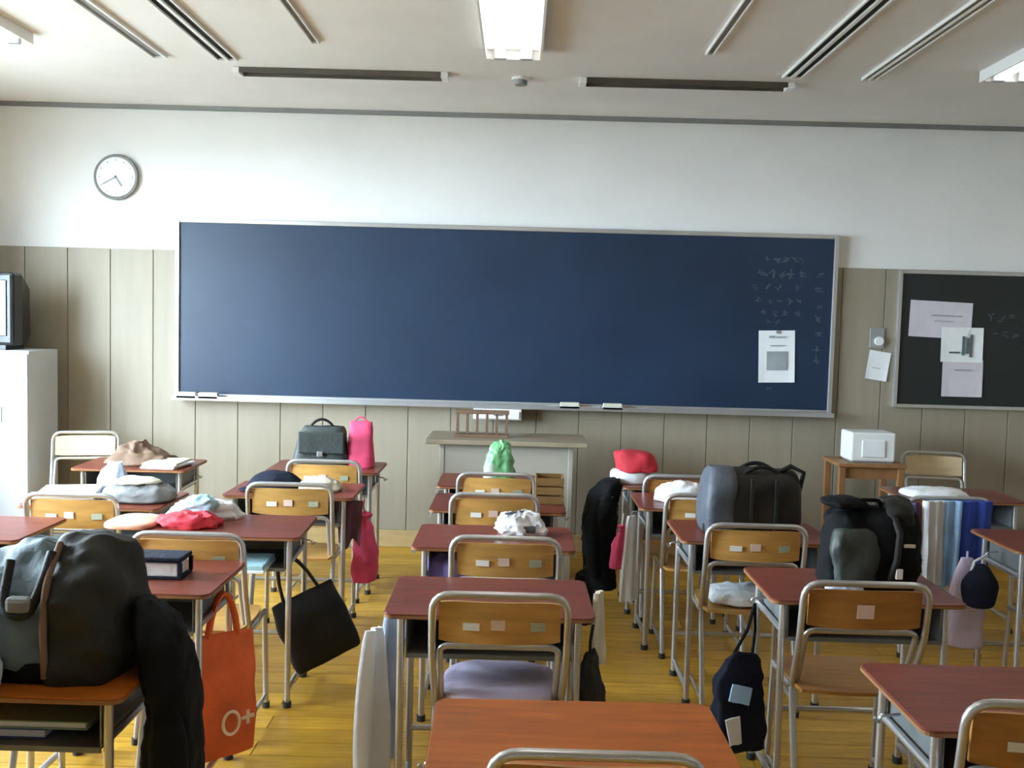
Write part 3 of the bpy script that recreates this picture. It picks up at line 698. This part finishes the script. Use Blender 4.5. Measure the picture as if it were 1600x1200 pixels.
# desk E: satchel + pink bag
t = thing('dark_satchel', 'dark green-black school satchel on the front window-side desk', 'bag', (-1.16, 5.86, DZ), .04)
loft(dense([(0, 0, 0, .155, .075, 5), (.01, 0, 0, .165, .085, 5), (.1, .0, 0, .155, .08, 4.5), (.2, .01, 0, .135, .065, 4), (.235, .012, 0, .12, .05, 3.5), (.24, .012, 0, .11, .04, 3)], 3), 40, .01, 18, 9).build('body', 'nylon_green', t, True)
MB().box(-.125, .145, -.098, -.078, .085, .215, .008).build('flap', 'nylon_green', t); MB().box(-.012, .022, -.106, -.096, .07, .10, .003).build('buckle', 'steel', t)
MB().tube(handle_arc(-.07, .07, 0, .23, .05), .008, 8).build('handle', 'leather_black', t, True)
t = thing('pink_bag', 'upright bright pink cloth bag standing beside the dark satchel', 'bag', (-.925, 5.86, DZ))
loft(dense([(0, 0, 0, .07, .05, 3), (.015, 0, 0, .078, .058, 3), (.12, 0, 0, .075, .055, 3), (.22, -.003, 0, .07, .035, 3), (.27, -.003, 0, .066, .012, 3), (.275, 0, 0, .06, .008, 3)], 3), 32, .01, 19, 12).build('body', 'pink_cloth', t, True)
MB().tube(handle_arc(-.04, .035, 0, .27, .03), .005, 6).build('strap', 'pink_cloth', t, True)
# pink pouch + plum cloth hanging from desk D side
t = thing('pink_pouch', 'long pink drawstring pouch hanging below the navy cap desk', 'bag', (-.775, 5.09, .24))
loft(dense([(0, 0, 0, .045, .04, 2.4), (.02, 0, 0, .06, .06, 2.4), (.15, 0, 0, .062, .06, 2.3), (.27, 0, 0, .045, .045, 2.2), (.33, 0, 0, .02, .02, 2), (.36, 0, 0, .03, .03, 2)], 3), 28, .012, 20, 12, .05, 5).build('body', 'pink_cloth', t, True)
MB().tube([(0, 0, .34), (-.01, -.01, .40), (-.005, .0, .43)], .004, 6).build('cord', 'pink_cloth', t, True)
o = sheet(lambda v: .13-.03*v, .22, 10, 8, .02, .018, 1.5, 5, True, .2).build('plum_cloth', 'plum_cloth', None, True)
tag(place(o, (-.83, 4.93, .69), .3), 'dark plum cloth hanging over the corner of the navy cap desk', 'cloth')
# window-side desks
def paper_pile(name, label, cat, x, y, z, w, d, n, mm, rot):
    t = thing(name, label, cat, (x, y, z), rot)
    for k in range(n):
        o = MB().box(-w/2, w/2, -d/2, d/2, 0, .011, .002).build('sheaf', mm[k % len(mm)], t, loc=(random.uniform(-.012, .012), random.uniform(-.012, .012), k*.0115)); o.rotation_euler = (0, 0, random.uniform(-.12, .12))
    return t
paper_pile('paper_stack', 'stack of white papers on the heaped window-side desk', 'paper', -2.11, 4.63, DZ, .26, .3, 4, ['paper', 'blue_white_cloth', 'paper'], .2)
o = loft(dense([(0, 0, 0, .15, .12, 2.6), (.015, 0, 0, .165, .135, 2.6), (.05, 0, 0, .15, .115, 2.4), (.075, 0, 0, .10, .07, 2.2), (.085, 0, 0, .04, .02, 2)], 3), 36, .018, 21, 12, .04).build('grey_cloth', 'grey_cloth', None, True)
tag(place(o, (-1.79, 4.66, DZ)), 'dark grey bundled jacket beside the stack of white papers', 'jacket')
o = loft(dense([(0, 0, 0, .10, .07, 2.6), (.01, 0, 0, .11, .08, 2.5), (.025, 0, 0, .07, .04, 2.2)], 2), 30, .012, 22, 16).build('cream_cloth', 'cream_cloth', None, True)
tag(place(o, (-1.80, 4.66, DZ+.082)), 'cream cloth on top of the dark grey bundled jacket', 'cloth')
o = loft(dense([(0, 0, 0, .06, .04, 2.4), (.02, 0, 0, .07, .045, 2.4), (.1, .0, 0, .055, .035, 2.3), (.16, .01, 0, .03, .02, 2)], 3), 28, .012, 23, 12, .05).build('aqua_towel', 'blue_white_cloth', None, True)
tag(place(o, (-1.97, 4.80, DZ)), 'pale blue towel bunched upright behind the stack of papers', 'towel')
o = loft(dense([(0, 0, 0, .17, .15, 2.6), (.015, 0, 0, .185, .16, 2.6), (.05, .0, 0, .15, .12, 2.4), (.09, -.02, 0, .09, .07, 2.2), (.125, -.02, .0, .03, .025, 2)], 3), 36, .025, 24, 10, .04).build('brown_jacket', 'brown_cloth', None, True)
tag(place(o, (-2.22, 5.80, DZ)), 'heaped brown jacket on the front window-side desk', 'jacket')
paper_pile('paper_stack', 'stack of cream papers beside the heaped brown jacket', 'paper', -2.02, 5.68, DZ, .2, .24, 3, ['cream_cloth', 'paper'], -.1)
# centre column
t = thing('white_pouch', 'crumpled white and grey pouch on the middle-row desk', 'pouch', (.03, 4.14, DZ), .1)
loft(dense([(0, 0, 0, .085, .05, 2.8), (.012, 0, 0, .095, .06, 2.8), (.05, 0, 0, .09, .05, 2.6), (.085, 0, 0, .06, .025, 2.3), (.095, 0, 0, .03, .01, 2)], 3), 40, .022, 25, 20, .06).build('body', 'white_cloth', t, True)
MB().box(.0, .055, -.064, -.045, .015, .045, .006).build('dark_patch', 'nylon_slate', t); MB().tube([(-.07, 0, .085), (0, -.005, .097), (.07, 0, .085)], .005, 6).build('zip', 'nylon_slate', t, True)
t = thing('green_bag', 'green and white knotted plastic bag on the front middle desk', 'plastic bag', (-.095, 5.46, DZ))
loft(dense([(0, 0, 0, .07, .05, 2.4), (.012, 0, 0, .085, .06, 2.4), (.08, 0, 0, .08, .06, 2.3), (.15, .0, 0, .068, .045, 2.2), (.2, .01, 0, .05, .03, 2), (.235, .02, 0, .02, .015, 2)], 3), 40, .016, 26, 15, .04).build('body', 'green_plastic', t, True)
loft(dense([(0, 0, 0, .025, .02, 2.6), (.01, 0, 0, .036, .03, 2.6), (.08, 0, 0, .03, .026, 2.4), (.10, 0, 0, .012, .01, 2)], 3), 24, .006, 27, 18).build('white_panel', 'mint_plastic', t, True, loc=(-.045, -.045, .01))
t = thing('wooden_crate', 'small dark wooden crate on the end of a middle-row desk', 'crate', (.17, 4.90, DZ))
for k in range(3):
    z = .005+.045*k
    for s in (-1, 1):
        MB().box(-.07, .07, -.004, .004, z, z+.035).build('slat', 'crate_wood', t, loc=(0, s*.08, 0)); MB().box(-.004, .004, -.076, .076, z, z+.035).build('slat', 'crate_wood', t, loc=(s*.066, 0, 0))
MB().box(-.066, .066, -.08, .08, 0, .006).build('bottom', 'crate_wood', t)
# desk K2 left towels, right bags
o = sheet(lambda v: .06+.15*v**.6, .54, 22, 16, .014, .03, 1.6, 7, True, .1).build('white_towel', 'white_cloth', None, True)
tag(place(o, (-.435, 3.08, .635), 1.15), 'long white towel hanging at the side of the bare middle desk, nearer', 'towel')
o = sheet(lambda v: .06+.12*v**.6, .52, 22, 16, .014, .028, 1.5, 2.4, True, .1).build('blue_white_towel', 'blue_white_cloth', None, True)
tag(place(o, (-.405, 3.26, .635), 1.0), 'pale bluish towel hanging beside the long white towel', 'towel')
o = sheet(lambda v: .05+.13*v, .25, 12, 10, .014, .012, 1.5, 1, True, .1).build('cream_towel', 'cream_cloth', None, True)
tag(place(o, (.285, 3.22, .735), 1.2), 'cream towel hanging off the corridor side of the bare middle desk', 'towel')
t = thing('charcoal_bag', 'charcoal cloth bag hanging under the cream towel', 'bag', (.255, 3.12, .26), 1.1)
loft(dense([(0, 0, 0, .06, .02, 2.6), (.015, 0, 0, .085, .045, 2.6), (.14, 0, 0, .08, .045, 2.4), (.26, 0, 0, .055, .025, 2.2), (.3, 0, 0, .03, .012, 2)], 3), 30, .015, 28, 10, .04).build('body', 'nylon_charcoal', t, True)
MB().tube([(0, 0, .29), (.0, 0, .34), (.02, .0, .39)], .005, 6).build('cord', 'nylon_charcoal', t, True)
o = loft(dense([(0, 0, 0, .165, .15, 3.5), (.008, 0, 0, .178, .165, 3.5), (.03, 0, 0, .178, .165, 3.3), (.042, 0, 0, .15, .14, 3)], 2), 36, .008, 29, 8).build('seat_cushion', 'lavender_cloth', None, True)
tag(place(o, (-.035, 3.125, .437), 0), 'flat lavender cushion on the middle-row chair seat', 'cushion')
# things inside desk K3 tray
o = loft(dense([(0, 0, 0, .09, .08, 2.6), (.012, 0, 0, .10, .09, 2.6), (.06, 0, 0, .09, .08, 2.4), (.085, 0, 0, .05, .04, 2)], 3), 30, .014, 30, 14, .04).build('purple_cloth', 'purple_cloth', None, True)
tag(place(o, (-.26, 4.0, .58)), 'purple cloth stuffed in the tray under the white pouch desk', 'cloth')
t = thing('black_pouch', 'small black pouch hanging from the corridor side of the white pouch desk', 'pouch', (.295, 4.05, .38))
loft(dense([(0, 0, 0, .035, .05, 2.6), (.012, 0, 0, .045, .07, 2.6), (.12, 0, 0, .043, .07, 2.4), (.2, 0, 0, .02, .04, 2)], 3), 28, .012, 31, 12, .04).build('body', 'fabric_black', t, True)
MB().tube([(0, 0, .19), (0, .02, .26)], .004, 6).build('cord', 'fabric_black', t, True)
# right column
t = thing('red_hat', 'red cap with white brim on the front desk', 'cap', (.66, 5.60, DZ))
loft(dense([(0, 0, 0, .10, .09, 2.4), (.008, 0, 0, .115, .10, 2.4), (.05, -.005, 0, .112, .098, 2.4), (.068, -.005, 0, .10, .09, 2.2)], 2), 30, .008, 32, 14).build('brim', 'white_cloth', t, True)
loft(dense([(.066, .025, 0, .10, .09, 3), (.075, .028, 0, .118, .10, 3), (.13, .02, 0, .115, .095, 2.8), (.165, .0, 0, .095, .08, 2.6), (.178, -.02, 0, .05, .05, 2.2)], 3), 30, .016, 33, 12).build('crown', 'red_cloth', t, True)
o = loft(dense([(0, 0, 0, .13, .10, 2.8), (.01, 0, 0, .145, .11, 2.8), (.05, 0, 0, .13, .095, 2.5), (.085, .0, 0, .07, .05, 2.2), (.092, 0, 0, .02, .015, 2)], 3), 32, .014, 34, 12, .04).build('white_towel', 'white_cloth', None, True)
tag(place(o, (.86, 5.06, DZ)), 'bundled white towel on the desk behind the boston bag', 'towel')
t = thing('black_jacket', 'black jacket hanging from the front desk with the red cap', 'jacket', (.485, 5.5, .14))
secs = [(.0, .02, 0, .06, .09, 2.4), (.02, .02, 0, .07, .11, 2.4), (.18, .0, 0, .085, .13, 2.4), (.38, -.01, 0, .092, .13, 2.3), (.52, .02, 0, .08, .11, 2.2), (.58, .05, 0, .055, .09, 2.1), (.61, .07, 0, .03, .06, 2)]
loft(dense(secs, 4), 36, .018, 35, 9, .05, 6).build('body', 'fabric_black', t, True)
MB().tube([(-.03, -.08, .5), (-.06, -.11, .36), (-.045, -.115, .2), (-.03, -.11, .08)], [.03, .042, .038, .03], 12).build('sleeve', 'fabric_black', t, True)
t = thing('pink_pouch', 'small pink pouch hanging beside the black jacket and white towel', 'pouch', (.555, 5.05, .36), .5)
loft(dense([(0, 0, 0, .04, .02, 2.6), (.01, 0, 0, .055, .035, 2.6), (.12, 0, 0, .052, .035, 2.4), (.19, 0, 0, .025, .015, 2), (.22, 0, 0, .03, .02, 2)], 3), 28, .01, 36, 14, .05).build('body', 'pink_cloth', t, True)
MB().tube([(0, 0, .2), (.01, 0, .28)], .004, 6).build('cord', 'white_cloth', t, True)
o = sheet(lambda v: .05+.06*v**.5, .44, 14, 14, .016, .016, 1.3, 4, True, .1).build('white_towel', 'white_cloth', None, True)
tag(place(o, (.592, 4.93, .655), .7), 'narrow white towel hanging at the side of the towel desk', 'towel')
# boston bag
t = thing('boston_bag', 'dark brown-black boston bag with end panel coloured slate as window-lit, on a desk', 'bag', (1.035, 4.33, DZ))
secs = [(0, 0, 0, .19, .10, 5), (.012, 0, 0, .205, .118, 5), (.1, 0, 0, .21, .125, 5), (.2, 0, 0, .205, .115, 4.5), (.255, 0, 0, .195, .085, 4), (.275, 0, 0, .18, .05, 3.5), (.28, 0, 0, .16, .03, 3)]
loft(dense(secs, 4), 44, .012, 37, 9).build('body', 'leather_brownblack', t, True)
secs = [(.0, -.135, 0, .062, .108, 5), (.012, -.14, 0, .07, .123, 5), (.1, -.143, 0, .072, .130, 5), (.2, -.14, 0, .07, .121, 4.5), (.255, -.135, 0, .065, .093, 4), (.285, -.13, 0, .055, .05, 3.4)]
loft(dense(secs, 4), 36, .010, 38, 9).build('lit_end_panel', 'nylon_slate', t, True)  # slate colour carries the window light on this end of the bag
for y_ in (-.06, .06): MB().tube(handle_arc(-.05, .12, y_, .25, .045), .009, 8).build('carry_handle', 'leather_black', t, True)
for x in (-.02, .085): MB().box(x-.006, x+.006, -.131, -.118, .03, .25).build('seam_strap', 'nylon_charcoal', t)
MB().tube([(.20, -.05, .18), (.215, -.06, .275), (.16, -.05, .30), (.11, -.04, .27)], .011, 8).build('shoulder_strap', 'leather_black', t, True)
# white cloth on R2 seat
o = loft(dense([(0, 0, 0, .14, .12, 3), (.01, 0, 0, .155, .135, 3), (.035, 0, 0, .145, .125, 2.8), (.05, 0, 0, .1, .09, 2.4)], 3), 32, .014, 39, 12, .03).build('white_cloth', 'white_cloth', None, True)
tag(place(o, (1.0, 4.255, .436)), 'folded white cloth on the chair seat behind the boston bag', 'cloth')
# black rucksack on R3
t = thing('black_rucksack', 'bulging black rucksack with white marks on a desk', 'bag', (1.255, 3.47, DZ))
secs = [(0, 0, 0, .145, .10, 4.5), (.012, 0, 0, .158, .118, 4.5), (.1, 0, 0, .16, .122, 4.5), (.2, .003, 0, .154, .112, 4), (.25, .006, 0, .146, .09, 3.6), (.275, .01, 0, .13, .06, 3), (.285, .01, 0, .10, .03, 2.5)]
loft(dense(secs, 4), 40, .022, 40, 10, .015, 5).build('body', 'fabric_black', t, True)
loft(dense([(.03, -.075, -.105, .06, .02, 4), (.04, -.08, -.105, .072, .035, 4), (.15, -.08, -.1, .072, .035, 4), (.21, -.078, -.09, .066, .03, 3.5), (.225, -.075, -.08, .05, .02, 3)], 3), 30, .012, 41, 12, .02).build('front_pocket', 'nylon_green', t, True)
loft(dense([(.22, .085, -.01, .05, .07, 3), (.235, .085, -.01, .062, .085, 3), (.285, .085, -.005, .06, .08, 2.8), (.315, .08, 0, .045, .05, 2.4), (.32, .08, 0, .02, .02, 2)], 3), 30, .014, 47, 12, .02).build('lid', 'nylon_charcoal', t, True)
MB().tube([(.03, -.118, .03), (.05, -.14, .12), (.06, -.13, .21), (.05, -.07, .28)], .012, 8).build('shoulder_strap', 'nylon_charcoal', t, True)
MB().tube(fillet([(-.06, -.03, .27), (-.055, -.04, .31), (.02, -.04, .31), (.03, -.03, .27)], .02), .007, 8).build('carry_loop', 'fabric_black', t, True)
MB().box(-.012, .012, -.006, .006, -.018, .018, .003).build('white_charm', 'sticker_white', t, loc=(.06, -.14, .075))
MB().box(-.02, .02, -.004, .004, -.006, .006, .002).build('white_tab', 'sticker_white', t, loc=(.095, -.128, .17))
o = loft(dense([(0, 0, 0, .06, .06, 2.8), (.006, 0, 0, .075, .07, 2.8), (.022, -.01, 0, .072, .065, 2.6), (.034, -.01, 0, .05, .04, 2.2)], 3), 28, .008, 42, 14, .03).build('black_scarf', 'fabric_black', None, True)
tag(place(o, (1.165, 3.46, 1.0), .2), 'folded black scarf lying on top of the rucksack', 'scarf')
o = loft(dense([(0, 0, 0, .06, .025, 2.4), (.01, 0, 0, .07, .03, 2.4), (.035, 0, 0, .055, .022, 2.2), (.045, 0, 0, .02, .01, 2)], 3), 28, .012, 43, 20, .06).build('white_cloth', 'blue_white_cloth', None, True)
tag(place(o, (1.13, 3.31, DZ)), 'small bluish white cloth at the foot of the black rucksack', 'cloth')
# dark bag hanging from desk R3
t = thing('navy_bag', 'navy and black drawstring bag with white panel hanging near the floor', 'bag', (.80, 3.42, .13), .25)
loft(dense([(0, .01, 0, .075, .03, 4), (.015, .01, 0, .092, .05, 4), (.12, .005, 0, .095, .055, 4), (.24, .0, 0, .09, .045, 3.6), (.30, .01, 0, .075, .03, 3), (.34, .025, 0, .05, .015, 2.4), (.35, .03, 0, .03, .008, 2)], 3), 36, .02, 45, 10, .02, 5).build('body', 'fabric_navy', t, True)
o = sheet(lambda v: .055-.012*v, .10, 6, 6, .006, .004, 1, 2).build('white_panel', 'white_cloth', t, True); o.location = (-.045, -.066, .14); o.rotation_euler = (.06, -.2, 0)
o = sheet(lambda v: .075, .06, 6, 6, .006, .005, 1.5, 6).build('blue_panel', 'sky_blue_cloth', t, True); o.location = (-.01, -.062, .25); o.rotation_euler = (-.1, .25, 0)
for a, b in ((-.04, .0), (.06, .012)): MB().tube([(a, b, .30), (.055+a*.3, .02, .42), (.085, .05, .505)], .006, 6).build('strap', 'fabric_black', t, True)
# corridor-side shirts and bags
def shirt(label, mm, x, y, w, h, seed, rot):
    o = sheet(lambda v: w*(1-.1*v), h, 16, 14, .022, .022, 2.2, seed, True, .12).build('shirt', mm, None, True)
    return tag(place(o, (x, y, .80), rot), label, 'shirt', 'shirts on the chair')
shirt('deep royal blue shirt hung over the chair back beside the pale blue shirt', 'royal_blue_cloth', 2.245, 4.80, .18, .46, 1, .05)
shirt('pale sky blue shirt hung over the chair back', 'sky_blue_cloth', 2.11, 4.79, .13, .45, 5, -.1)
shirt('whitish shirt hung at the inner edge of the draped chair', 'white_cloth', 2.035, 4.775, .10, .42, 9, .2)
o = sheet(lambda v: .12+.03*v, .34, 12, 12, .02, .02, 1.8, 12, True, .15).build('purple_shirt', 'purple_cloth', None, True)
tag(place(o, (1.945, 4.80, .78), .9), 'purple shirt hanging off the inner side of the draped chair', 'shirt', 'shirts on the chair')
t = thing('black_pouch', 'round black pouch hanging over the lavender pouch', 'pouch', (2.03, 4.25, .43))
loft(dense([(0, 0, 0, .04, .03, 2.3), (.02, 0, 0, .07, .05, 2.3), (.10, 0, 0, .075, .055, 2.2), (.17, 0, 0, .04, .03, 2), (.19, 0, 0, .015, .012, 2)], 3), 28, .01, 47, 12).build('body', 'fabric_navy', t, True)
MB().tube([(-.05, 0, .12), (-.03, 0, .2), (.055, .065, .215)], .006, 6).build('strap', 'white_cloth', t, True)
t = thing('lavender_pouch', 'pale lavender cloth pouch hanging low by the corridor-side desk', 'pouch', (2.02, 4.36, .22))
loft(dense([(0, .02, 0, .06, .02, 3), (.012, .01, 0, .08, .035, 3), (.15, 0, 0, .085, .04, 2.8), (.3, 0, 0, .06, .03, 2.4), (.40, .0, 0, .03, .015, 2)], 3), 30, .014, 48, 9).build('body', 'lavender_cloth', t, True)
MB().tube([(0, 0, .39), (.0, 0, .43)], .005, 6).build('cord', 'lavender_cloth', t, True)
o = loft(dense([(0, 0, 0, .12, .10, 2.6), (.015, 0, 0, .14, .12, 2.6), (.06, 0, 0, .12, .10, 2.4), (.09, 0, 0, .06, .05, 2)], 3), 30, .02, 49, 12, .04).build('blue_cloth', 'royal_blue_cloth', None, True)
tag(place(o, (2.56, 4.33, DZ)), 'royal blue cloth bundle on the corridor-side desk at the picture edge', 'cloth')
o = loft(dense([(0, 0, 0, .16, .10, 2.8), (.01, 0, 0, .175, .12, 2.8), (.035, 0, 0, .15, .1, 2.6), (.045, 0, 0, .08, .05, 2)], 3), 30, .012, 50, 12, .03).build('white_cloth', 'white_cloth', None, True)  # pale mesh stands in for the sheen on this desktop
tag(place(o, (2.30, 5.40, DZ)), 'flat pale sheet added as sheen on the front corridor-side desk', 'cloth')
